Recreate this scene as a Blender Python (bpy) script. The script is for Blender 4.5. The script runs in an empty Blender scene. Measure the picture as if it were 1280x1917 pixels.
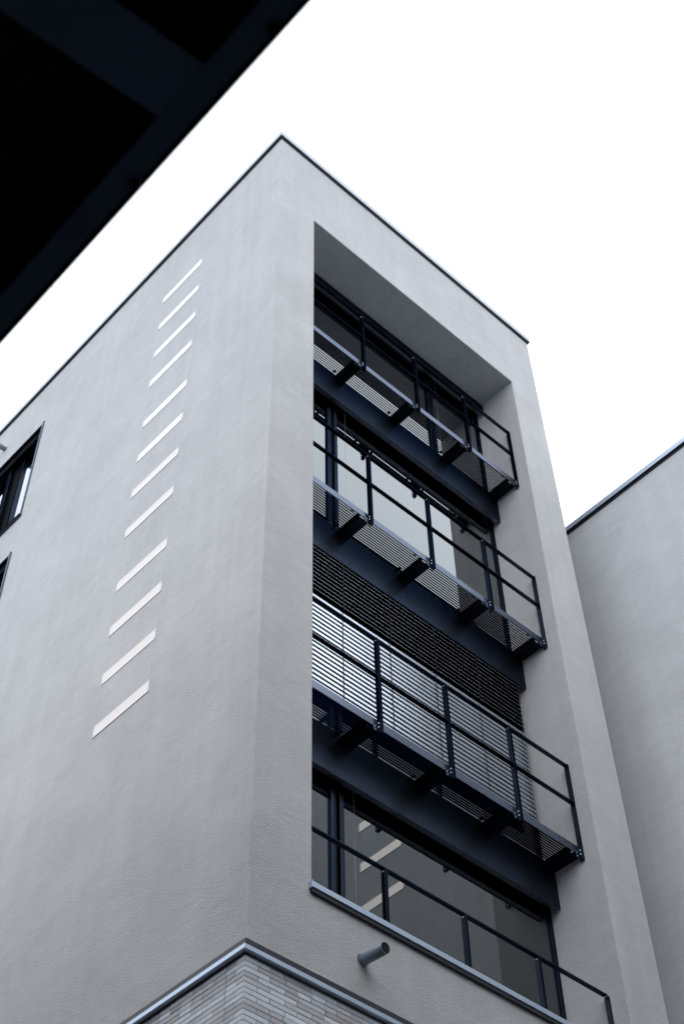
import bpy, bmesh, math, random
from mathutils import Vector, Matrix

random.seed(7)
scene = bpy.context.scene
COL = scene.collection

# ------------------------------------------------------------------ camera
G = 8.07            # height of the brick ledge above the courtyard paving
CAM = Vector((-5.83104, -7.28173, -6.46871 + G))
cam_data = bpy.data.cameras.new("camera")
cam = bpy.data.objects.new("camera", cam_data)
COL.objects.link(cam)
R0 = Vector((0.736171, -0.676669, -0.013118))
R1 = Vector((-0.520608, -0.578559, 0.627883))
R2 = Vector((0.432458, 0.4554, 0.778197))
m = Matrix.Identity(4)
for i in range(3):
    m[i][0] = R0[i]
    m[i][1] = R1[i]
    m[i][2] = -R2[i]
    m[i][3] = CAM[i]
cam.matrix_world = m
cam_data.sensor_fit = 'VERTICAL'
cam_data.sensor_height = 36
cam_data.lens = 51.0
cam_data.clip_start = 0.05
cam_data.clip_end = 3000
cam_data.dof.use_dof = True
cam_data.dof.focus_distance = 13.2
cam_data.dof.aperture_fstop = 2.8
scene.camera = cam

# ------------------------------------------------------------------ sky and sun (bright overcast)
SUN_EL, SUN_AZ = math.radians(58), math.radians(232)   # azimuth the light comes from, in the x/y plane
world = bpy.data.worlds.new("World")
scene.world = world
world.use_nodes = True
wn, wl = world.node_tree.nodes, world.node_tree.links
wn.clear()
sky = wn.new("ShaderNodeTexSky")
sky.sky_type = 'NISHITA'
sky.sun_disc = False
sky.sun_elevation = SUN_EL
sky.sun_rotation = math.radians(90) - SUN_AZ
sky.air_density = 1.0
sky.dust_density = 4.0
hsv = wn.new("ShaderNodeHueSaturation")
hsv.inputs["Saturation"].default_value = 0.25
mixw = wn.new("ShaderNodeMix")
mixw.data_type = 'RGBA'
mixw.inputs[0].default_value = 0.72
mixw.inputs[7].default_value = (24.6, 25.9, 27.8, 1)     # even cloud layer
bg = wn.new("ShaderNodeBackground")
bg.inputs["Strength"].default_value = 0.1
wo = wn.new("ShaderNodeOutputWorld")
wl.new(sky.outputs[0], hsv.inputs["Color"])
wl.new(hsv.outputs[0], mixw.inputs[6])
wl.new(mixw.outputs[2], bg.inputs["Color"])
wl.new(bg.outputs[0], wo.inputs["Surface"])

sun_data = bpy.data.lights.new("sun", 'SUN')
sun_data.energy = 0.5
sun_data.angle = math.radians(50)
sun_data.color = (1.0, 0.975, 0.94)
sun = bpy.data.objects.new("sun", sun_data)
COL.objects.link(sun)
sdir = Vector((math.cos(SUN_EL) * math.cos(SUN_AZ), math.cos(SUN_EL) * math.sin(SUN_AZ), math.sin(SUN_EL)))
sun.rotation_euler = sdir.to_track_quat('Z', 'Y').to_euler()
sun.location = (-20, -20, 40)

vs = scene.view_settings
vs.view_transform = 'Standard'
vs.look = 'None'
vs.gamma = 1.0
vs.use_curve_mapping = False
vs.exposure = 0.04
scene.cycles.max_bounces = 10
scene.cycles.transparent_max_bounces = 16

# ------------------------------------------------------------------ materials
def new_mat(name):
    mt = bpy.data.materials.new(name)
    mt.use_nodes = True
    nt = mt.node_tree
    return mt, nt.nodes, nt.links, nt.nodes["Principled BSDF"]

def N(nodes, kind, **kw):
    n = nodes.new(kind)
    for k, v in kw.items():
        if k in n.inputs:
            n.inputs[k].default_value = v
        else:
            setattr(n, k, v)
    return n

def paint(name, col, rough=0.45, metal=0.0, spec=0.5, grime=0.12, bump=0.0):
    mt, n, l, b = new_mat(name)
    tc = N(n, "ShaderNodeTexCoord")
    no = N(n, "ShaderNodeTexNoise", Scale=3.1, Detail=6.0, Roughness=0.6)
    l.new(tc.outputs["Object"], no.inputs["Vector"])
    mr = N(n, "ShaderNodeMapRange")
    mr.inputs["From Min"].default_value = 0.3
    mr.inputs["From Max"].default_value = 0.7
    mr.inputs["To Min"].default_value = 1 - grime
    mr.inputs["To Max"].default_value = 1 + grime
    l.new(no.outputs["Fac"], mr.inputs["Value"])
    mx = N(n, "ShaderNodeVectorMath", operation='SCALE')
    mx.inputs[0].default_value = col
    l.new(mr.outputs[0], mx.inputs["Scale"])
    l.new(mx.outputs[0], b.inputs["Base Color"])
    b.inputs["Metallic"].default_value = metal
    b.inputs["Specular IOR Level"].default_value = spec
    if metal > 0.8:                      # iron-mica coatings stay dark at grazing angles
        b.inputs["Specular Tint"].default_value = (*[min(1.0, 1.3 * c + 1.3 * sum(col) / 3 + 0.02) for c in col], 1)
    rr_ = N(n, "ShaderNodeMapRange")
    rr_.inputs["To Min"].default_value = rough - 0.06
    rr_.inputs["To Max"].default_value = rough + 0.08
    l.new(no.outputs["Fac"], rr_.inputs["Value"])
    l.new(rr_.outputs[0], b.inputs["Roughness"])
    if bump:
        n2 = N(n, "ShaderNodeTexNoise", Scale=60.0, Detail=4.0)
        l.new(tc.outputs["Object"], n2.inputs["Vector"])
        bp = N(n, "ShaderNodeBump", Strength=bump, Distance=0.01)
        l.new(n2.outputs["Fac"], bp.inputs["Height"])
        l.new(bp.outputs[0], b.inputs["Normal"])
    return mt

def plaster(name, col, grain=0.5):
    """scratch render: fine grain, trowel bands that run mostly level, faint stains"""
    mt, n, l, b = new_mat(name)
    tc = N(n, "ShaderNodeTexCoord")
    # broad cloudy patches
    n1 = N(n, "ShaderNodeTexNoise", Scale=0.9, Detail=7.0, Roughness=0.62, Distortion=0.5)
    l.new(tc.outputs["Object"], n1.inputs["Vector"])
    # trowel streaks, stretched along the wall and a little tilted
    mp = N(n, "ShaderNodeMapping")
    mp.inputs["Scale"].default_value = (1.0, 1.0, 4.2)
    mp.inputs["Rotation"].default_value = (0.28, 0.22, 0.0)
    l.new(tc.outputs["Object"], mp.inputs["Vector"])
    n2 = N(n, "ShaderNodeTexNoise", Scale=2.6, Detail=8.0, Roughness=0.66, Distortion=0.8)
    l.new(mp.outputs[0], n2.inputs["Vector"])
    # grain
    n3 = N(n, "ShaderNodeTexNoise", Scale=95.0, Detail=3.0, Roughness=0.75)
    l.new(tc.outputs["Object"], n3.inputs["Vector"])
    n4 = N(n, "ShaderNodeTexVoronoi", Scale=150.0)
    l.new(tc.outputs["Object"], n4.inputs["Vector"])

    def rng(src, lo, hi, a=0.3, c=0.7):
        r = N(n, "ShaderNodeMapRange")
        r.inputs["From Min"].default_value = a
        r.inputs["From Max"].default_value = c
        r.inputs["To Min"].default_value = lo
        r.inputs["To Max"].default_value = hi
        l.new(src, r.inputs["Value"])
        return r.outputs[0]

    def mul(a, c):
        k = N(n, "ShaderNodeMath", operation='MULTIPLY')
        l.new(a, k.inputs[0])
        l.new(c, k.inputs[1])
        return k.outputs[0]
    mp5 = N(n, "ShaderNodeMapping")
    mp5.inputs["Scale"].default_value = (5.0, 5.0, 0.16)
    l.new(tc.outputs["Object"], mp5.inputs["Vector"])
    n5 = N(n, "ShaderNodeTexNoise", Scale=1.0, Detail=5.0, Roughness=0.6, Distortion=0.3)
    l.new(mp5.outputs[0], n5.inputs["Vector"])
    f = mul(mul(rng(n1.outputs["Fac"], 0.935, 1.065), rng(n2.outputs["Fac"], 0.945, 1.055)),
            mul(rng(n5.outputs["Fac"], 0.955, 1.03), rng(n3.outputs["Fac"], 1 - 0.3 * grain, 1 + 0.3 * grain)))
    mx = N(n, "ShaderNodeVectorMath", operation='SCALE')
    mx.inputs[0].default_value = col
    l.new(f, mx.inputs["Scale"])
    l.new(mx.outputs[0], b.inputs["Base Color"])
    b.inputs["Roughness"].default_value = 0.92
    b.inputs["Specular IOR Level"].default_value = 0.15
    ad = N(n, "ShaderNodeMath", operation='ADD')
    l.new(n3.outputs["Fac"], ad.inputs[0])
    l.new(n4.outputs["Distance"], ad.inputs[1])
    b1 = N(n, "ShaderNodeBump", Strength=0.7 * grain, Distance=0.005)
    l.new(ad.outputs[0], b1.inputs["Height"])
    b2 = N(n, "ShaderNodeBump", Strength=0.14, Distance=0.03)
    l.new(n2.outputs["Fac"], b2.inputs["Height"])
    l.new(b1.outputs[0], b2.inputs["Normal"])
    l.new(b2.outputs[0], b.inputs["Normal"])
    return mt

def glass(name, r0=0.2):
    """dark insulating glazing: mirror reflection that grows with the viewing angle, next to nothing seen of the unlit rooms"""
    mt, n, l, b = new_mat(name)
    n.remove(b)
    out = n["Material Output"]
    geo = N(n, "ShaderNodeNewGeometry")
    dt = N(n, "ShaderNodeVectorMath", operation='DOT_PRODUCT')
    l.new(geo.outputs["Incoming"], dt.inputs[0])
    l.new(geo.outputs["Normal"], dt.inputs[1])
    ab = N(n, "ShaderNodeMath", operation='ABSOLUTE')
    l.new(dt.outputs["Value"], ab.inputs[0])
    om = N(n, "ShaderNodeMath", operation='SUBTRACT')
    om.inputs[0].default_value = 1.0
    l.new(ab.outputs[0], om.inputs[1])
    pw = N(n, "ShaderNodeMath", operation='POWER')
    l.new(om.outputs[0], pw.inputs[0])
    pw.inputs[1].default_value = 2.8
    ma = N(n, "ShaderNodeMath", operation='MULTIPLY_ADD')
    l.new(pw.outputs[0], ma.inputs[0])
    ma.inputs[1].default_value = 1 - r0
    ma.inputs[2].default_value = r0
    sc = N(n, "ShaderNodeVectorMath", operation='SCALE')
    sc.inputs[0].default_value = (0.93, 0.98, 1.0)
    l.new(ma.outputs[0], sc.inputs["Scale"])
    gl = N(n, "ShaderNodeBsdfGlossy")
    gl.inputs["Roughness"].default_value = 0.0
    l.new(sc.outputs[0], gl.inputs["Color"])
    tc = N(n, "ShaderNodeTexCoord")
    no = N(n, "ShaderNodeTexNoise", Scale=1.3, Detail=1.0)
    l.new(tc.outputs["Object"], no.inputs["Vector"])
    bp = N(n, "ShaderNodeBump", Strength=0.02, Distance=0.02)
    l.new(no.outputs["Fac"], bp.inputs["Height"])
    l.new(bp.outputs[0], gl.inputs["Normal"])
    l.new(gl.outputs[0], out.inputs["Surface"])
    return mt

def lamp_mat(name, col, strength):
    mt, n, l, b = new_mat(name)
    b.inputs["Base Color"].default_value = (0.30, 0.30, 0.30, 1)
    b.inputs["Specular IOR Level"].default_value = 0.25
    b.inputs["Roughness"].default_value = 0.3
    b.inputs["Emission Color"].default_value = (*col, 1)
    b.inputs["Emission Strength"].default_value = strength
    return mt

def brick_mat(name, col):
    mt, n, l, b = new_mat(name)
    tc = N(n, "ShaderNodeTexCoord")
    oi = N(n, "ShaderNodeObjectInfo")
    n1 = N(n, "ShaderNodeTexNoise", Scale=9.0, Detail=6.0, Roughness=0.65)
    n2 = N(n, "ShaderNodeTexNoise", Scale=120.0, Detail=3.0)
    ad = N(n, "ShaderNodeVectorMath", operation='ADD')
    l.new(tc.outputs["Object"], ad.inputs[0])
    sc = N(n, "ShaderNodeMath", operation='MULTIPLY')
    l.new(oi.outputs["Random"], sc.inputs[0])
    sc.inputs[1].default_value = 50
    l.new(sc.outputs[0], ad.inputs[1])
    l.new(ad.outputs[0], n1.inputs["Vector"])
    l.new(tc.outputs["Object"], n2.inputs["Vector"])
    f = N(n, "ShaderNodeMath", operation='MULTIPLY_ADD')
    l.new(n1.outputs["Fac"], f.inputs[0])
    f.inputs[1].default_value = 0.5
    f.inputs[2].default_value = 0.66
    r = N(n, "ShaderNodeMath", operation='MULTIPLY_ADD')
    l.new(oi.outputs["Random"], r.inputs[0])
    r.inputs[1].default_value = 0.16
    r.inputs[2].default_value = 0.92
    k = N(n, "ShaderNodeMath", operation='MULTIPLY')
    l.new(f.outputs[0], k.inputs[0])
    l.new(r.outputs[0], k.inputs[1])
    mx = N(n, "ShaderNodeVectorMath", operation='SCALE')
    mx.inputs[0].default_value = col
    l.new(k.outputs[0], mx.inputs["Scale"])
    l.new(mx.outputs[0], b.inputs["Base Color"])
    b.inputs["Roughness"].default_value = 0.8
    b.inputs["Specular IOR Level"].default_value = 0.3
    bp = N(n, "ShaderNodeBump", Strength=0.4, Distance=0.004)
    l.new(n2.outputs["Fac"], bp.inputs["Height"])
    l.new(bp.outputs[0], b.inputs["Normal"])
    return mt

M = {
    'plaster': plaster('grey_render', (0.462, 0.462, 0.466), 1.0),
    'plaster_wing': plaster('grey_render_wing', (0.58, 0.59, 0.61), 0.9),
    'anthracite': paint('anthracite_coated_metal', (0.150, 0.172, 0.215), 0.27, 1.0, 0.5, 0.10),
    'panel': paint('blue_grey_spandrel_sheet', (0.058, 0.072, 0.100), 0.32, 1.0, 0.5, 0.025),
    'rail': paint('dark_rail_coating', (0.034, 0.042, 0.060), 0.28, 1.0, 0.5, 0.08),
    'anthracite_frame': paint('anthracite_window_frame', (0.045, 0.055, 0.076), 0.27, 1.0, 0.5, 0.06),
    'dark_steel': paint('dark_painted_steel', (0.010, 0.013, 0.021), 0.40, 0.9, 0.3, 0.15),
    'galv': paint('grating_steel', (0.011, 0.015, 0.026), 0.30, 1.0, 0.5, 0.15),
    'alu': paint('grey_blue_aluminium', (0.46, 0.54, 0.65), 0.5, 0.85, 0.5, 0.05),
    'alu_light': paint('bright_aluminium_coping', (0.33, 0.365, 0.41), 0.45, 0.6, 0.5, 0.04),
    'flashing': paint('dark_flashing', (0.02, 0.024, 0.032), 0.5, 0.0, 0.4, 0.1),
    'black': paint('black_rubber_and_void', (0.008, 0.009, 0.011), 0.7, 0.0, 0.2, 0.1),
    'slat': paint('silver_blind_slat', (0.55, 0.60, 0.67), 0.42, 0.75, 0.5, 0.04),
    'bolt': paint('zinc_bolt', (0.75, 0.78, 0.8), 0.25, 1.0, 0.5, 0.05),
    'wire': paint('steel_guide_wire', (0.30, 0.30, 0.31), 0.35, 0.9, 0.5, 0.02),
    'interior': paint('dim_interior_paint', (0.06, 0.06, 0.058), 0.85, 0.0, 0.2, 0.1),
    'pipe': paint('dark_grey_pipe', (0.18, 0.215, 0.27), 0.42, 0.0, 0.5, 0.25, 0.15),
    'gap_absorber': paint('dark_gap_shading', (0.035, 0.037, 0.042), 0.5, 0.0, 0.4, 0.1),  # dark colour of the added light absorbers in the gap
    'mortar': paint('dark_mortar', (0.19, 0.205, 0.225), 0.95, 0.0, 0.1, 0.15, 0.4),
    'roof': paint('roof_membrane', (0.12, 0.12, 0.12), 0.9, 0.0, 0.2, 0.2),
    'canopy_steel': paint('navy_painted_steel', (0.058, 0.110, 0.21), 0.55, 0.0, 0.3, 0.15),
    'canopy_panel': paint('black_soffit_panel', (0.006, 0.006, 0.007), 0.8, 0.0, 0.15, 0.2),
    'glass': glass('window_glass', 0.07),
    'lamp_warm': lamp_mat('warm_white_diffuser', (1.0, 0.90, 0.87), 0.36),
    'lamp_far': lamp_mat('bright_warm_diffuser', (1.0, 0.90, 0.84), 1.7),
    'lamp_cool': lamp_mat('cool_white_diffuser', (0.88, 0.95, 1.0), 0.46),
    'lamp_case': paint('pale_lamp_end_cap', (0.62, 0.62, 0.66), 0.4, 0.1, 0.5, 0.03),
}
BRICKS = [brick_mat('brick_pale_blue_grey', (0.70, 0.745, 0.81)),
          brick_mat('brick_grey', (0.58, 0.60, 0.64)),
          brick_mat('brick_warm_grey', (0.52, 0.52, 0.55)),
          brick_mat('brick_brown_grey', (0.45, 0.42, 0.41))]

# paving
pav, n_, l_, b_ = new_mat('courtyard_paving')
tc_ = N(n_, "ShaderNodeTexCoord")
bt_ = N(n_, "ShaderNodeTexBrick", Scale=1.2)
bt_.inputs["Color1"].default_value = (0.060, 0.056, 0.052, 1)
bt_.inputs["Color2"].default_value = (0.050, 0.047, 0.044, 1)
bt_.inputs["Mortar"].default_value = (0.03, 0.03, 0.03, 1)
bt_.inputs["Mortar Size"].default_value = 0.012
l_.new(tc_.outputs["Object"], bt_.inputs["Vector"])
l_.new(bt_.outputs["Color"], b_.inputs["Base Color"])
b_.inputs["Roughness"].default_value = 0.85
M['paving'] = pav

# ------------------------------------------------------------------ mesh helpers
def add_box(bm, x0, x1, y0, y1, z0, z1, mat=0):
    if x1 < x0: x0, x1 = x1, x0
    if y1 < y0: y0, y1 = y1, y0
    if z1 < z0: z0, z1 = z1, z0
    v = [bm.verts.new(c) for c in ((x0, y0, z0), (x1, y0, z0), (x1, y1, z0), (x0, y1, z0),
                                   (x0, y0, z1), (x1, y0, z1), (x1, y1, z1), (x0, y1, z1))]
    for f in ((0, 3, 2, 1), (4, 5, 6, 7), (0, 1, 5, 4), (1, 2, 6, 5), (2, 3, 7, 6), (3, 0, 4, 7)):
        bm.faces.new([v[i] for i in f]).material_index = mat
    return v

def add_tube(bm, a, b, r, n=10, r_in=None):
    a, b = Vector(a), Vector(b)
    d = (b - a).normalized()
    u = d.orthogonal().normalized()
    w = d.cross(u)
    def ring(c, rad):
        return [bm.verts.new(c + rad * (u * math.cos(t) + w * math.sin(t)))
                for t in [2 * math.pi * i / n for i in range(n)]]
    A, B = ring(a, r), ring(b, r)
    for i in range(n):
        f = bm.faces.new((A[i], A[(i + 1) % n], B[(i + 1) % n], B[i]))
        f.smooth = True
    if r_in is None:
        bm.faces.new(A[::-1]); bm.faces.new(B)
    else:
        C, D = ring(a, r_in), ring(b, r_in)
        for i in range(n):
            j = (i + 1) % n
            bm.faces.new((C[j], C[i], D[i], D[j])).smooth = True
            bm.faces.new((B[i], B[j], D[j], D[i]))
            bm.faces.new((A[j], A[i], C[i], C[j]))

def mesh_of(bm, name, mat, smooth_norm=True):
    bmesh.ops.recalc_face_normals(bm, faces=bm.faces[:])
    me = bpy.data.meshes.new(name)
    bm.to_mesh(me)
    bm.free()
    for mm in (mat if isinstance(mat, (list, tuple)) else [mat]):
        me.materials.append(mm)
    return me

def wloc(o):
    v = Vector((0, 0, 0))
    while o is not None:
        v += Vector(o.location)
        o = o.parent
    return v

def link(name, me, parent=None, loc=None):
    """link mesh data as an object; loc is given in world space"""
    o = bpy.data.objects.new(name, me)
    COL.objects.link(o)
    if parent is not None:
        o.parent = parent
    if loc is not None:
        o.location = Vector(loc) - (wloc(parent) if parent is not None else Vector((0, 0, 0)))
    return o

def solid(name, bm, mat, parent=None):
    """mesh drawn in world coordinates; its origin goes to the parent's origin, or to its own base if it has none"""
    off = wloc(parent) if parent is not None else Vector((0, 0, 0))
    if parent is not None:
        bmesh.ops.translate(bm, verts=bm.verts[:], vec=-off)
    return link(name, mesh_of(bm, name, mat), parent)

def boxes(name, lst, mat, parent=None, bevel=0.0):
    bm = bmesh.new()
    for b in lst:
        add_box(bm, *b)
    o = solid(name, bm, mat, parent)
    if bevel:
        md = o.modifiers.new("bevel", 'BEVEL')
        md.width = bevel
        md.segments = 2
        md.limit_method = 'ANGLE'
    return o

def thing(name, label, cat, loc=(0, 0, 0), group=None):
    o = bpy.data.objects.new(name, None)
    COL.objects.link(o)
    o.location = loc
    o.empty_display_size = 0.2
    o['label'] = label
    o['category'] = cat
    if group:
        o['group'] = group
    return o

def grid_wall(bm, axis, c, us, vs_, skip, flip=False):
    """rectangular sheet with openings, split on a shared grid. axis 'x': plane x=c, u=y, v=z; 'y': plane y=c, u=x, v=z; 'z': u=x, v=y"""
    for i in range(len(us) - 1):
        for j in range(len(vs_) - 1):
            uc, vc = (us[i] + us[i + 1]) / 2, (vs_[j] + vs_[j + 1]) / 2
            if any(a < uc < b and d < vc < e for a, b, d, e in skip):
                continue
            q = [(us[i], vs_[j]), (us[i + 1], vs_[j]), (us[i + 1], vs_[j + 1]), (us[i], vs_[j + 1])]
            if axis == 'x': p = [(c, u, v) for u, v in q]
            elif axis == 'y': p = [(u, c, v) for u, v in q]
            else: p = [(u, v, c) for u, v in q]
            if flip: p = p[::-1]
            bm.faces.new([bm.verts.new(k) for k in p])

# ------------------------------------------------------------------ main dimensions (z from the ledge, G lifts them to the paving)
W, DEPTH, H = 5.392, 16.0, 14.0 + G
RL, RR = 0.658, 4.758                 # recess sides
ZT, ZS = 12.24 + G, 0.775 + G         # recess top and sill
DECKS = [9.96 + G, 6.70 + G, 3.455 + G]
WY = 0.755                             # front of the window frames
GAP = 1.17
WX = W + GAP                          # face of the wing across the gap

# ------------------------------------------------------------------ ground
bm = bmesh.new()
s = 900
bm.faces.new([bm.verts.new(c) for c in ((-s, -s, 0), (s, -s, 0), (s, s, 0), (-s, s, 0))])
ground = solid('ground', bm, M['paving'])
ground['kind'] = 'structure'

# ------------------------------------------------------------------ main building
bld = thing('office_building', 'pale grey rendered office block with deep balcony recess and brick base', 'building')

LW = [(5.76, 7.95, 10.32 + G, 12.70 + G), (5.76, 7.95, 7.07 + G, 9.454 + G), (5.76, 7.95, 3.82 + G, 6.20 + G)]   # windows of the left wall
zc = sorted({0.0 + G - 0.02, ZS, ZT, H, *[w[2] for w in LW], *[w[3] for w in LW]})
xc = [0.0, RL, RR, W]
yc = [0.0, 0.95, 5.76, 7.95, DEPTH]
bm = bmesh.new()
grid_wall(bm, 'y', 0.0, xc, zc, [(RL, RR, ZS, ZT)])
grid_wall(bm, 'x', 0.0, yc, zc, LW)
grid_wall(bm, 'y', DEPTH, xc, zc, [])
zr = [z for z in zc if ZS <= z <= ZT]
grid_wall(bm, 'x', RL, [0.0, 0.95], zr, [])
grid_wall(bm, 'x', RR, [0.0, 0.95], zr, [])
grid_wall(bm, 'z', ZT, [RL, RR], [0.0, 0.95], [])
grid_wall(bm, 'z', ZS, [RL, RR], [0.0, 0.95], [])
for (a, b, c, d) in LW:                                  # reveals of the left windows
    grid_wall(bm, 'x', 0.30, [a, b], [c, d], [(a, b, c, d)])
    grid_wall(bm, 'y', a, [0.0, 0.30], [c, d], [])
    grid_wall(bm, 'y', b, [0.0, 0.30], [c, d], [])
    grid_wall(bm, 'z', c, [0.0, 0.30], [a, b], [])
    grid_wall(bm, 'z', d, [0.0, 0.30], [a, b], [])
bmesh.ops.remove_doubles(bm, verts=bm.verts[:], dist=0.0005)
wall = solid('wall', bm, M['plaster'], bld)
md = wall.modifiers.new("edge", 'BEVEL')
md.width = 0.008
md.segments = 2
md.limit_method = 'ANGLE'

boxes('added_side_darkener', [(W - 0.10, W - 0.0005, 0.012, DEPTH - 0.01, zc[0], H - 0.002)], M['gap_absorber'], bld)  # unseen dark sheet, added to cut bounce light onto the wing
boxes('added_gap_blocker', [(W + 0.001, WX - 0.001, 1.0, 12.0, 0.0, 9.9 + G)], M['gap_absorber'], bld)  # unseen block, added to keep light out of the gap
boxes('roof', [(0.05, W - 0.05, 0.05, DEPTH - 0.05, H - 0.12, H + 0.01)], M['roof'], bld)

# roof coping: sections with narrow seams, mitred at the corner; dark drip joint, with a thin dark sheet standing in for the overhang's shade
def coping_run(parent, a, b, along, top, mat, face, out, inner, first_seam, step, h=0.118):
    p = a
    seams = []
    q = first_seam
    while q < b:
        seams.append(q)
        q += step
    for e in seams + [b]:
        e2 = e - (0.004 if e != b else 0)
        bm = bmesh.new()
        if along == 'y':
            add_box(bm, face - out, face + inner, p, e2, top - h, top)
        else:
            add_box(bm, p, e2, face - out, face + inner, top - h, top)
        solid('coping_section', bm, mat, parent)
        p = e
cop = boxes('roof_coping', [(-0.037, W + 0.037, -0.037, 0.30, H + 0.024, H + 0.0315), (-0.037, -0.0005, 0.3005, DEPTH, H + 0.024, H + 0.0315),
                            (-0.018, W + 0.018, -0.018, 0.30, H - 0.01, H + 0.0235),
                            (-0.018, 0.30, 0.301, DEPTH, H - 0.01, H + 0.0235),
                            (W - 0.30, W + 0.018, 0.301, DEPTH, H - 0.01, H + 0.032)], M['flashing'], bld)
boxes('render_panel', [(-0.0016, 0.004, 1.728, 2.691, 3.799 + G, 12.80 + G)], M['plaster'], bld)
coping_run(cop, -0.04, W + 0.04, 'x', H + 0.150, M['alu_light'], 0.0, 0.04, 0.30, 0.95, 2.0)
coping_run(cop, 0.302, DEPTH, 'y', H + 0.150, M['alu_light'], 0.0, 0.04, 0.30, 2.15, 2.0)
coping_run(cop, 0.302, DEPTH, 'y', H + 0.150, M['alu_light'], W, -0.04 + 0.30, 0.04, 2.15, 2.0)

# ------------------------------------------------------------------ storeys in the recess
FH = 0.605      # bottom of a spandrel below its deck
def window_wall(z0, z1, gaps):
    """frame of a storey-high glazing; gaps = x ranges of the joint between two sashes"""
    g0, g1 = gaps
    fr = boxes('window', [(RL, RL + 0.055, WY, WY + 0.09, z0, z1), (RR - 0.055, RR, WY, WY + 0.09, z0, z1),
                          (RL + 0.055, RR - 0.055, WY, WY + 0.09, z0, z0 + 0.06),
                          (RL + 0.055, RR - 0.055, WY, WY + 0.09, z1 - 0.06, z1)], M['anthracite_frame'], bld, 0.004)
    boxes('sash', [(g0 - 0.048, g0, WY - 0.012, WY + 0.085, z0 + 0.06, z1 - 0.06),
                   (RL + 0.055, RL + 0.09, WY + 0.012, WY + 0.085, z0 + 0.06, z1 - 0.06),
                   (RL + 0.09, g0 - 0.048, WY + 0.012, WY + 0.085, z0 + 0.06, z0 + 0.10),
                   (RL + 0.09, g0 - 0.048, WY + 0.012, WY + 0.085, z1 - 0.10, z1 - 0.06)], M['anthracite_frame'], fr, 0.003)
    boxes('sash', [(g1, g1 + 0.052, WY - 0.012, WY + 0.085, z0 + 0.06, z1 - 0.06),
                   (RR - 0.09, RR - 0.055, WY + 0.012, WY + 0.085, z0 + 0.06, z1 - 0.06),
                   (g1 + 0.052, RR - 0.09, WY + 0.012, WY + 0.085, z0 + 0.06, z0 + 0.10),
                   (g1 + 0.052, RR - 0.09, WY + 0.012, WY + 0.085, z1 - 0.10, z1 - 0.06)], M['anthracite_frame'], fr, 0.003)
    boxes('mullion', [(g0 + 0.001, g1 - 0.001, WY + 0.035, WY + 0.088, z0 + 0.06, z1 - 0.06)], M['black'], fr)
    for a, b in ((RL + 0.088, g0 - 0.046), (g1 + 0.050, RR - 0.088)):
        boxes('pane', [(a, b, WY + 0.018, WY + 0.024, z0 + 0.098, z1 - 0.098)], M['glass'], fr)
    return fr

heads = [ZT, DECKS[0] - 0.33, DECKS[1] - 0.33, DECKS[2] - 0.33]
floors = [DECKS[0] - 0.05, DECKS[1] - 0.05, DECKS[2] - 0.05, ZS + 0.004]
for k in range(4):
    window_wall(floors[k], heads[k] - 0.004, (3.642, 3.668) if k == 0 else (1.618, 1.683))

# spandrels: backing box, two front panels, raised blind's rail
SEAM = 2.717
def spandrel(zb, zt_, seam=True):
    back = boxes('spandrel', [(RL + 0.002, RR - 0.002, 0.72, 0.99, max(zb + 0.22, zt_ - 0.35), zt_ - 0.002),
                              (RL + 0.002, RR - 0.002, 0.640, 0.72, zt_ - 0.04, zt_ - 0.002)], M['black'], bld)
    ranges = ((RL + 0.004, SEAM - 0.002), (SEAM + 0.002, RR - 0.004)) if seam else ((RL + 0.004, RR - 0.004),)
    for a, b in ranges:
        boxes('spandrel_panel', [(a, b, 0.618, 0.632, zb, zt_ - 0.004)], M['panel'], back, 0.002)
    return back
sp = [spandrel(DECKS[k] - FH, DECKS[k] - 0.03) for k in range(3)]
top_sp = spandrel(11.985 + G, ZT - 0.003, False)

# one slat of a venetian blind, drawn about its own centre, x from 0 to 1 (scaled by length in the mesh itself)
BX0, BX1 = RL + 0.03, 4.625
def slat_mesh(theta, name):
    """aluminium slat 80 mm wide, slightly domed, rolled rims; theta = tilt of the outer edge below level"""
    bm = bmesh.new()
    prof = []
    hw = 0.040
    for i in range(7):
        t = -1 + 2 * i / 6
        prof.append((t * hw, 0.006 * (1 - t * t)))
    prof = [(-hw - 0.0005, -0.0026), (-hw, -0.001)] + prof[1:-1] + [(hw, -0.001), (hw + 0.0005, -0.0026)]
    ct, st = math.cos(theta), math.sin(theta)
    th = 0.0012
    rows = []
    for (u, v) in prof:
        pts = []
        for vv in (v, v + th):
            y = u * ct - vv * st
            z = u * st + vv * ct
            pts.append((y, z))
        rows.append(pts)
    def ring(x):
        return [[bm.verts.new((x, p[0], p[1])) for p in r] for r in rows]
    A, B = ring(BX0), ring(BX1)
    n = len(rows)
    for i in range(n - 1):
        f = bm.faces.new((A[i][0], B[i][0], B[i + 1][0], A[i + 1][0]))
        f.smooth = True
        f.material_index = 1 if 0 < i else 0  # dark underside stands in for the shade below each slat
        bm.faces.new((A[i][1], A[i + 1][1], B[i + 1][1], B[i][1])).smooth = True
        bm.faces.new((A[i][0], A[i + 1][0], A[i + 1][1], A[i][1]))
        bm.faces.new((B[i][0], B[i][1], B[i + 1][1], B[i + 1][0]))
    bm.faces.new((A[0][0], A[0][1], B[0][1], B[0][0]))
    bm.faces.new((A[-1][0], B[-1][0], B[-1][1], A[-1][1]))
    return mesh_of(bm, name, [M['slat'], M['dark_steel']])
slat_open = slat_mesh(math.radians(13), 'slat_open')
slat_shut = slat_mesh(math.radians(72), 'slat_shut')

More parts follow.
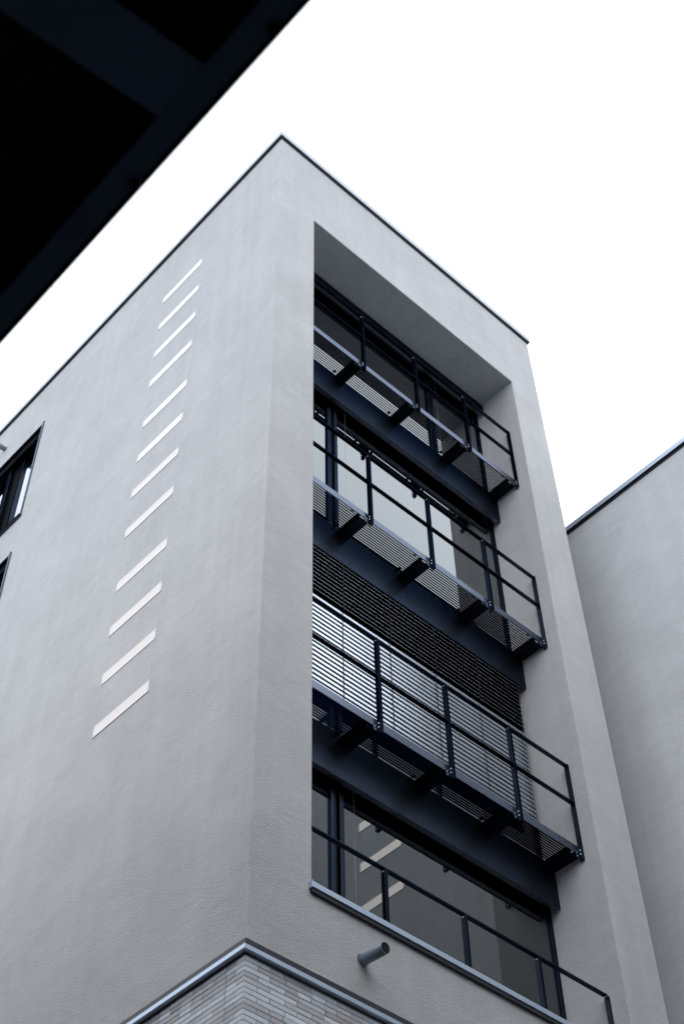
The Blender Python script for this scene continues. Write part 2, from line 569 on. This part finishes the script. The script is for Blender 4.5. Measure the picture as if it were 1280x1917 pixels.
# raised blinds: only bottom rail, a stack of slats and the guide wires show
def raised_blind(zb, wires, z_low):
    rail = boxes('raised_blind', [(BX0, RR - 0.03, 0.634, 0.690, zb + 0.004, zb + 0.028)], M['anthracite'], bld, 0.003)
    for i in range(5):
        boxes('slat_stack', [(BX0, RR - 0.03, 0.638, 0.692, zb + 0.034 + i * 0.012, zb + 0.041 + i * 0.012)], M['dark_steel'], rail)
    for wx in wires:
        bm = bmesh.new()
        add_tube(bm, (wx, 0.665, z_low), (wx, 0.665, zb + 0.003), 0.0016, 6)
        solid('guide_wire', bm, M['wire'], rail)
raised_blind(DECKS[0] - FH, [1.80], DECKS[1] + 0.02)
raised_blind(DECKS[2] - FH, [1.79], ZS + 0.01)
raised_blind(12.0 + G, [3.70], DECKS[0] + 0.02)

# lowered blind on the third storey from the top
BY = 0.672
blind = boxes('venetian_blind', [(BX0, BX1, BY - 0.03, BY + 0.03, DECKS[1] - FH + 0.03, DECKS[1] - FH + 0.075)], M['dark_steel'], bld)
boxes('bottom_rail', [(BX0, BX1, BY - 0.02, BY + 0.025, 3.955 + G, 3.98 + G)], M['dark_steel'], blind)
CORDS = [0.955, 1.68, 2.405, 3.13, 3.855, 4.575]
z = DECKS[1] - FH - 0.03
k = 0
ZSW = 5.32 + G
while z > 3.99 + G:
    if z > ZSW:
        o = link('slat', slat_open, blind, (0, BY, z))
    else:
        o = link('slat', slat_shut, blind, (0, BY, z))
    o.rotation_euler = (random.uniform(-0.006, 0.006), random.uniform(-0.0005, 0.0005), 0)
    z -= 0.0685
for cx in CORDS:
    for dy in (-0.043, 0.043):
        bm = bmesh.new()
        if dy < 0:
            add_box(bm, cx - 0.004, cx + 0.004, BY + dy - 0.002, BY + dy, ZSW, DECKS[1] - FH + 0.03)
            add_box(bm, cx - 0.004, cx + 0.004, BY - 0.021, BY - 0.019, 3.96 + G, ZSW)
        else:
            add_box(bm, cx - 0.004, cx + 0.004, BY + dy, BY + dy + 0.002, 3.96 + G, DECKS[1] - FH + 0.03)
        solid('ladder_cord', bm, M['black'], blind)
# bead chain
bm = bmesh.new()
for i in range(10):
    zz = 5.25 + G - i * 0.13
    add_box(bm, 3.745, 3.752, BY - 0.032, BY - 0.026, zz, zz + 0.03)
solid('pull_chain', bm, M['wire'], blind)

# ------------------------------------------------------------------ balconies
POSTS = [0.742, 1.755, 2.768, 3.775, 4.742]
def bar_mesh(x0, x1, w, h, name, mat):
    bm = bmesh.new()
    add_box(bm, x0, x1, -w / 2, w / 2, -h, 0)
    return mesh_of(bm, name, mat)
grating = bar_mesh(RL + 0.03, RR - 0.03, 0.0050, 0.026, 'grating_bar', M['galv'])

def post_mesh(z_top, z_bot, name, end=False):
    """two parallel flat bars with spacers and bolt heads; origin at deck level on the post axis"""
    bm = bmesh.new()
    if end:
        add_box(bm, -0.012, 0.006, -0.027, 0.027, z_bot, z_top)
    else:
        add_box(bm, -0.018, -0.007, -0.027, 0.027, z_bot, z_top)
        add_box(bm, 0.007, 0.018, -0.027, 0.027, z_bot, z_top - 0.012)
        for zz in (0.01, 0.6, z_top - 0.08):
            add_box(bm, -0.007, 0.007, -0.015, 0.015, zz, zz + 0.05)
    return mesh_of(bm, name, M['rail'])
PY = 0.222
post_std = post_mesh(1.14, -0.20, 'post')
post_end = post_mesh(1.14, -0.20, 'end_post', True)

def bolt_mesh(name):
    bm = bmesh.new()
    add_tube(bm, (-0.012, 0, 0), (0, 0, 0), 0.0085, 8)
    return mesh_of(bm, name, M['bolt'])
bolt = bolt_mesh('bolt')

def arm_mesh():
    """cantilever arm: channel of two webs, top plate and bottom flange, end plate towards the front"""
    bm = bmesh.new()
    add_box(bm, -0.150, -0.138, 0.262, 0.617, -0.158, -0.045)
    add_box(bm, -0.030, -0.018, 0.262, 0.617, -0.158, -0.045)
    add_box(bm, -0.138, -0.030, 0.262, 0.617, -0.158, -0.146)
    return mesh_of(bm, 'bracket_arm', M['dark_steel'])
arm = arm_mesh()

def plate_mesh():
    bm = bmesh.new()
    add_box(bm, -0.075, -0.020, 0.240, 0.249, -0.160, -0.095)
    return mesh_of(bm, 'end_plate', M['anthracite'])
plate = plate_mesh()

def clip_mesh():
    bm = bmesh.new()
    add_box(bm, -0.018, 0.018, -0.022, 0.022, -0.045, -0.033)
    add_tube(bm, (0, 0, -0.052), (0, 0, -0.045), 0.008, 6)
    return mesh_of(bm, 'grating_clip', M['black'])
clip = clip_mesh()

for zd in DECKS:
    bal = boxes('balcony', [(RL + 0.01, RR - 0.01, 0.250, 0.258, zd - 0.100, zd + 0.004),
                            ], M['anthracite'], bld, 0.0015)
    y = 0.275
    while y < 0.612:
        link('grating_bar', grating, bal, (0, y, zd - 0.004))
        y += 0.0300
    for i, px in enumerate(POSTS):
        pe = link('post', post_end if i == 4 else post_std, bal, (px, PY, zd))
        link('bracket_arm', arm, bal, (px, 0, zd))
        link('end_plate', plate, bal, (px, 0, zd))
        for bz in (-0.075, -0.125):
            link('bolt', bolt, bal, (px - (0.012 if i == 4 else 0.018), PY - 0.004, zd + bz))
        if i < 4:
            link('bolt', bolt, bal, (px - 0.018, PY - 0.006, zd + 1.095))
        link('grating_clip', clip, bal, (px - 0.215, 0.285, zd))
        if 0 < i < 4:
            link('grating_clip', clip, bal, (px - 0.20, 0.585, zd))
            link('grating_clip', clip, bal, (px + 0.09, 0.290, zd))
    for zz, nm in ((1.128, 'handrail'), (0.585, 'mid_rail')):
        pr = POSTS
        for a, b in zip([RL + 0.01] + pr[:-1], pr):
            boxes(nm, [(a + (0.0185 if a > RL + 0.02 else 0), b - 0.0185, PY - 0.026, PY + 0.026, zd + zz - 0.011, zd + zz)],
                  M['rail'], bal, 0.0015)
        boxes('rail_splice', [(p_ - 0.006, p_ + 0.006, PY - 0.020, PY + 0.020, zd + zz - 0.010, zd + zz - 0.001) for p_ in POSTS[:4]],
              M['anthracite'], bal)

# guard rail of the lowest opening, standing on the sill
ZR = 1.622 + G
gr = boxes('guard_rail', [(RL + 0.01, RR - 0.03, PY - 0.026, PY + 0.026, ZR - 0.012, ZR)], M['anthracite_frame'], bld, 0.0015)
for i, px in enumerate([1.722, 2.739, 3.74, 4.745]):
    if i < 3:
        boxes('post', [(px - 0.018, px - 0.007, PY - 0.025, PY + 0.025, ZS, ZR - 0.0125),
                       (px + 0.007, px + 0.018, PY - 0.025, PY + 0.025, ZS, ZR - 0.0125),
                       (px - 0.007, px + 0.007, PY - 0.012, PY + 0.012, ZR - 0.09, ZR - 0.03)], M['anthracite_frame'], gr)
        link('bolt', bolt, gr, (px - 0.018, PY - 0.006, ZR - 0.045))
    else:
        boxes('post', [(px - 0.012, px + 0.012, PY - 0.025, PY + 0.025, ZS, ZR - 0.0125)], M['anthracite_frame'], gr)

# metal sill of the recess
boxes('sill', [(RL - 0.028, RR + 0.0, -0.042, 0.010, 0.752 + G, 0.806 + G),
               (RL + 0.004, RR - 0.002, 0.010, 0.79, 0.785 + G, 0.806 + G),
               (RL - 0.032, RL - 0.028, -0.046, 0.001, 0.745 + G, 0.818 + G)], M['alu'], bld, 0.003)
boxes('sill_shade_strip', [(RL - 0.02, RR, -0.030, -0.001, 0.715 + G, 0.7515 + G)], M['flashing'], bld)  # dark strip painted in as the shade under the sill

# ------------------------------------------------------------------ windows of the left wall
for (a, b, c, d) in LW:
    sur = boxes('window', [(-0.022, 0.16, a - 0.004, a + 0.022, c - 0.01, d + 0.01), (-0.022, 0.16, b - 0.022, b + 0.004, c - 0.01, d + 0.01),
                           (-0.006, 0.16, a + 0.022, b - 0.022, d - 0.02, d + 0.004)], M['anthracite'], bld, 0.002)
    boxes('window_frame', [(0.13, 0.20, a + 0.022, a + 0.075, c + 0.03, d - 0.02), (0.13, 0.20, b - 0.075, b - 0.022, c + 0.03, d - 0.02),
                           (0.13, 0.20, a + 0.075, b - 0.075, c + 0.03, c + 0.09), (0.13, 0.20, a + 0.075, b - 0.075, d - 0.10, d - 0.02)],
          M['anthracite_frame'], sur, 0.003)
    g0, g1, ym = 6.46, 6.72, 6.80
    boxes('mullion', [(0.085, 0.205, ym - 0.07, ym - 0.012, c + 0.09, d - 0.10), (0.10, 0.205, ym + 0.012, ym + 0.07, c + 0.09, d - 0.10),
                      (0.14, 0.20, ym - 0.012, ym + 0.012, c + 0.09, d - 0.10)], M['anthracite_frame'], sur, 0.003)
    boxes('sash', [(0.115, 0.19, a + 0.075, a + 0.13, c + 0.09, d - 0.10), (0.115, 0.19, g0 - 0.06, g0, c + 0.09, d - 0.10),
                   (0.115, 0.19, a + 0.13, g0 - 0.06, c + 0.09, c + 0.15), (0.115, 0.19, a + 0.13, g0 - 0.06, d - 0.16, d - 0.10)],
          M['anthracite_frame'], sur, 0.003)
    boxes('vent_panel', [(0.135, 0.19, g0 + 0.002, ym - 0.072, c + 0.09, d - 0.10)], M['dark_steel'], sur, 0.003)
    boxes('blind_box', [(0.03, 0.095, a + 0.03, b - 0.03, d - 0.22, d - 0.08)], M['dark_steel'], sur, 0.003)
    boxes('pane', [(0.152, 0.158, a + 0.12, g0 - 0.05, c + 0.14, d - 0.15)], M['glass'], sur)
    boxes('pane', [(0.152, 0.158, ym + 0.065, b - 0.07, c + 0.085, d - 0.095)], M['glass'], sur)
    boxes('sill', [(-0.045, 0.13, a - 0.012, b + 0.012, c - 0.035, c - 0.002), (-0.005, 0.13, a + 0.022, b - 0.022, c - 0.002, c + 0.028)], M['anthracite_frame'], sur, 0.003)

# ------------------------------------------------------------------ ledge flashing and brick facing below
led = boxes('ledge', [(-0.014, W + 0.014, -0.014, 0.0, G - 0.085, G - 0.012), (-0.014, 0.0, 0.0005, DEPTH, G - 0.085, G - 0.012),
                      (W, W + 0.014, 0.0005, DEPTH, G - 0.085, G - 0.012)], M['flashing'], bld)
for a, b in ((-0.042, 0.90), (0.902, 3.0), (3.002, W + 0.042)):
    boxes('ledge_strip', [(a, b, -0.042, 0.0, G - 0.126, G - 0.086)], M['alu'], led, 0.002)
for a, b in ((0.0015, 1.9), (1.902, 3.9), (3.902, 5.9), (5.902, DEPTH)):
    boxes('ledge_strip', [(-0.042, 0.0, a, b, G - 0.126, G - 0.086)], M['alu'], led, 0.002)

mort = boxes('brick_facing', [(0.006, W - 0.006, 0.006, 0.12, 0.0, G - 0.021), (0.006, 0.12, 0.1205, DEPTH, 0.0, G - 0.021),
                              (W - 0.12, W - 0.006, 0.1205, DEPTH, 0.0, G - 0.021)], M['mortar'], bld)
PITCH, JT = 0.0445, 0.0078
rb = random.Random(21)
bm_rest = bmesh.new()
def brick(x0, x1, y0, y1, z0, z1, single):
    d = rb.uniform(-0.0012, 0.0018)
    mi = rb.choices(range(4), (0.42, 0.33, 0.18, 0.07))[0]
    if single:
        bm = bmesh.new()
        cx, cy, cz = (x0 + x1) / 2, (y0 + y1) / 2, (z0 + z1) / 2
        add_box(bm, x0 - cx, x1 - cx, y0 - cy, y1 - cy, z0 - cz, z1 - cz)
        link('brick', mesh_of(bm, 'brick', BRICKS[mi]), mort, (cx + (d if x1 - x0 < 0.04 else 0), cy + (d if y1 - y0 < 0.04 else 0), cz))
    else:
        add_box(bm_rest, x0, x1, y0, y1, z0, z1, mi)
zt_b = G - 0.150
row = 0
n_single = 0
while zt_b > G - 3.6:
    z1, z0 = zt_b, zt_b - PITCH + JT
    zrel = z1 - G
    fx = 1.75 + 2.0 * zrel          # how far the bricks can be picked apart in the photograph
    fy = 2.55 + 2.4 * zrel
    # corner brick wraps round the corner
    if row % 2 == 0: cxl, cyl = 0.245, 0.095
    else: cxl, cyl = 0.125, 0.208
    sng = zrel > -0.86
    bm = bmesh.new()
    mi = rb.choices(range(4), (0.6, 0.3, 0.1, 0.0))[0]
    if sng:
        cx, cy, cz = cxl / 2, cyl / 2, (z0 + z1) / 2
        add_box(bm, -cx, cx, -cy, cy, z0 - cz, z1 - cz)
        link('brick', mesh_of(bm, 'brick', BRICKS[mi]), mort, (cx, cy, cz)); n_single += 1
    else:
        bm.free()
        add_box(bm_rest, 0, cxl, 0, cyl, z0, z1, mi)
    # front wall
    x = cxl + JT
    while x < W - 0.02:
        ln = rb.choices((0.262, 0.127), (0.68, 0.32))[0]
        e = min(x + ln, W)
        s1 = sng and x < fx
        n_single += s1
        brick(x, e, 0.0, 0.03, z0, z1, s1)
        x = e + JT
    # left wall: header against the movement joint, then free bond
    y = cyl + JT
    if row % 2 == 0:
        brick(0.0, 0.03, y, 0.208, z0, z1, sng); n_single += sng
    y = 0.218
    first = True
    while y < DEPTH - 0.02:
        ln = rb.choices((0.262, 0.127), (0.68, 0.32))[0]
        if first and row % 3 == 1: ln = 0.127
        first = False
        e = min(y + ln, DEPTH)
        s1 = sng and y < fy
        n_single += s1
        brick(0.0, 0.03, y, e, z0, z1, s1)
        y = e + JT
    zt_b -= PITCH
    row += 1
rest = solid('bricks', bm_rest, BRICKS, mort)
rest['kind'] = 'stuff'
print("single bricks", n_single)

# ------------------------------------------------------------------ wing across the gap
WH = 10.74 + G - 0.0
wing = thing('wing_building', 'plain grey rendered wing with metal roof edge at right', 'building', (WX, 0, 0))
bm = bmesh.new()
add_box(bm, WX, WX + 9.0, -9.4, 18.0, 0.0, WH - 0.10)
wg = solid('wall', bm, M['plaster_wing'], wing)
wc = boxes('roof_coping', [(WX - 0.042, WX + 0.30, -9.4, 18.0, WH - 0.068, WH - 0.060), (WX - 0.014, WX + 0.30, -9.4, 18.0, WH - 0.105, WH - 0.0685)], M['flashing'], wing)  # thin dark sheet paints in the shade under this coping
yy = -9.4
while yy < 18.0:
    boxes('coping_section', [(WX - 0.045, WX + 0.30, yy, yy + 2.996, WH - 0.0595, WH + 0.035)], M['alu'], wc)
    yy += 3.0
boxes('roof', [(WX + 0.31, WX + 8.95, -9.3, 17.9, WH - 0.0995, WH - 0.03)], M['roof'], wing)

# ------------------------------------------------------------------ light strips let into the walls
def light_strip(label, x, y0, y1, ztop, warm, group):
    t = thing('wall_light', label, 'wall light', (x, y0, ztop - 0.155), group)
    h = 0.155
    boxes('frame', [(x - 0.008, x + 0.02, y0 - 0.006, y1 + 0.006, ztop, ztop + 0.006), (x - 0.008, x + 0.02, y0 - 0.006, y1 + 0.006, ztop - h - 0.006, ztop - h)], M['lamp_case'], t)
    boxes('diffuser', [(x - 0.006, x + 0.02, y0 + 0.028, y1 - 0.028, ztop - h + 0.0005, ztop - 0.0005)], M['lamp_far' if warm == 2 else ('lamp_warm' if warm else 'lamp_cool')], t)
    for a, b in ((y0 - 0.005, y0 + 0.0275), (y1 - 0.0275, y1 + 0.005)):
        e = boxes('end_cap', [(x - 0.007, x + 0.02, a, b, ztop - h + 0.0005, ztop - 0.0005)], M['lamp_case'], t)
        bm = bmesh.new()
        for zz in (ztop - 0.02, ztop - h + 0.02):
            add_tube(bm, (x - 0.0095, (a + b) / 2, zz), (x - 0.007, (a + b) / 2, zz), 0.004, 6)
        solid('screw', bm, M['dark_steel'], e)
    return t
ORD = ['topmost', 'second from top', 'third from top', 'fourth from top', 'fifth from top', 'sixth from top', 'seventh from top',
       'eighth from top', 'fourth from bottom', 'third from bottom', 'second from bottom', 'lowest']
ZL = [12.682, 11.92, 11.18, 10.43, 9.468, 8.707, 7.96, 7.187, 6.217, 5.47, 4.717, 3.96]
for i, zl in enumerate(ZL):
    tone = 'cool white' if i < 6 else 'warm white'
    light_strip(f'{tone} light strip, {ORD[i]} of the column on the left wall', 0.0, 1.744, 2.675, zl + G, i >= 6,
                'light strips up the left wall')
for i, zl in enumerate([7.93, 7.175, 6.41]):
    light_strip(['uppermost', 'middle', 'lowest'][i] + ' warm light strip on the wing wall, seen mirrored in the bottom window',
                WX, -4.0, -3.08, zl + G, 2, 'light strips on the wing wall')

# ------------------------------------------------------------------ overflow pipes
def spout(label, base, tip, r):
    t = thing('overflow_pipe', label, 'pipe', base)
    bm = bmesh.new()
    a, b = Vector(base), Vector(tip)
    d = (b - a).normalized()
    add_tube(bm, a - d * 0.12, b, r, 28, r * 0.93)
    solid('tube', bm, M['pipe'], t)
    bm = bmesh.new()
    add_tube(bm, b - d * 0.016, b - d * 0.006, r * 0.925, 28)  # black disc stands in for the shade inside the tube
    solid('bore_shade', bm, M['black'], t)
    bm = bmesh.new()
    add_tube(bm, a - d * 0.02 , a + d * 0.004, r * 1.10, 28, r * 1.002)
    solid('seal', bm, M['flashing'], t)
    return t
spout('dark grey pipe stub sticking out of the front wall above the brick ledge', (1.205, 0.0, 0.338 + G), (1.200, -0.275, 0.312 + G), 0.050)
spout('pale pipe stub near the roof edge above the upper left window', (0.0, 7.02, 13.22 + G), (-0.30, 7.02, 13.20 + G), 0.045)

# ------------------------------------------------------------------ canopy over the camera
CH = CAM.z + 3.4
cx0 = CAM.x
kf = 3.4 / 2.4
SL = 0.225                              # the canopy falls away from its edge
can = thing('steel_canopy', 'dark navy steel canopy frame overhead, out of focus in the upper left corner', 'canopy', (cx0 - 1.5, CAM.y - 4, 0))
XE = cx0 + 0.565 * kf
XI0, XI1 = cx0 + 0.499 * kf, cx0 + 0.548 * kf
YA, YB = CAM.y - 9.0, CAM.y + 7.0
ed = boxes('edge_beam', [(XI0, XI1, YA, YB, CH, CH + 0.010), (XI0 + 0.03, XI0 + 0.042, YA, YB, CH + 0.010, CH + 0.17),
                         (XI0, XI1, YA, YB, CH + 0.17, CH + 0.18)], M['canopy_steel'], can)
boxes('edge_trim', [(XI1 + 0.002, XE, YA, YB, CH + 0.03, CH + 0.20)], M['canopy_panel'], can)
cyc = CAM.y + (0.842 + 0.967) / 2 * kf
hw = (0.967 - 0.842) / 2 * kf
L = XI0 + 7.59
for yc_ in [cyc + i * 1.75 for i in range(-5, 4)]:
    bm = bmesh.new()
    for (z0, z1, ww) in ((0.0, 0.010, hw), (0.010, 0.17, 0.006), (0.17, 0.18, hw)):
        v = add_box(bm, XI0 - L, XI0 - 0.001, yc_ - ww, yc_ + ww, CH + z0, CH + z1)
        for q in v:
            if q.co.x < XI0 - 1.0:
                q.co.z -= L * SL
    solid('cross_beam', bm, M['canopy_steel'], can)
for yc_ in [cyc + i * 1.75 for i in range(-5, 3)]:
    bm = bmesh.new()
    v = add_box(bm, XI0 - L, XI0 + 0.028, yc_ + 0.01, yc_ + 1.74, CH + 0.125, CH + 0.150)
    for q in v:
        if q.co.x < XI0 - 1.0:
            q.co.z -= (L + 0.028) * SL
    solid('soffit_panel', bm, M['canopy_panel'], can)
for yb_ in [cyc - 0.27, cyc + 0.27]:
    bm = bmesh.new()
    add_tube(bm, (XI1 - 0.004, yb_, CH - 0.014), (XI1 - 0.004, yb_, CH), 0.016, 12)
    solid('bolt', bm, M['canopy_panel'], ed)
# ------------------------------------------------------------------ unseen blocks added behind the camera to shade the courtyard
def block(label, x0, x1, y0, y1, h):
    t = thing('added_shade_block', label, 'building', ((x0 + x1) / 2, (y0 + y1) / 2, 0))
    boxes('wall', [(x0, x1, y0, y1, 0, h)], M['block'], t)
    boxes('roof_coping', [(x0 - 0.04, x1 + 0.04, y0 - 0.04, y1 + 0.04, h + 0.001, h + 0.12)], M['alu'], t)
M['block'] = plaster('dark_render', (0.082, 0.084, 0.090), 0.6)
block('long dark block added behind the camera to shade the lower left wall', -21.0, -7.6, -3.9, 45.0, 4.0 + G)
block('dark corner tower added behind the camera to shade the recess, canopy ends at it', -22.0, -7.6, -40.0, -4.0, 5.5 + G)
block('lower dark block added behind the camera to shade the front wall', -7.4, 2.0, -26.0, -9.6, 3.6 + G)
block('tall dark tower block added behind the camera to shade the front and the wing', 2.2, 30.0, -30.0, -9.6, 8.5 + G)
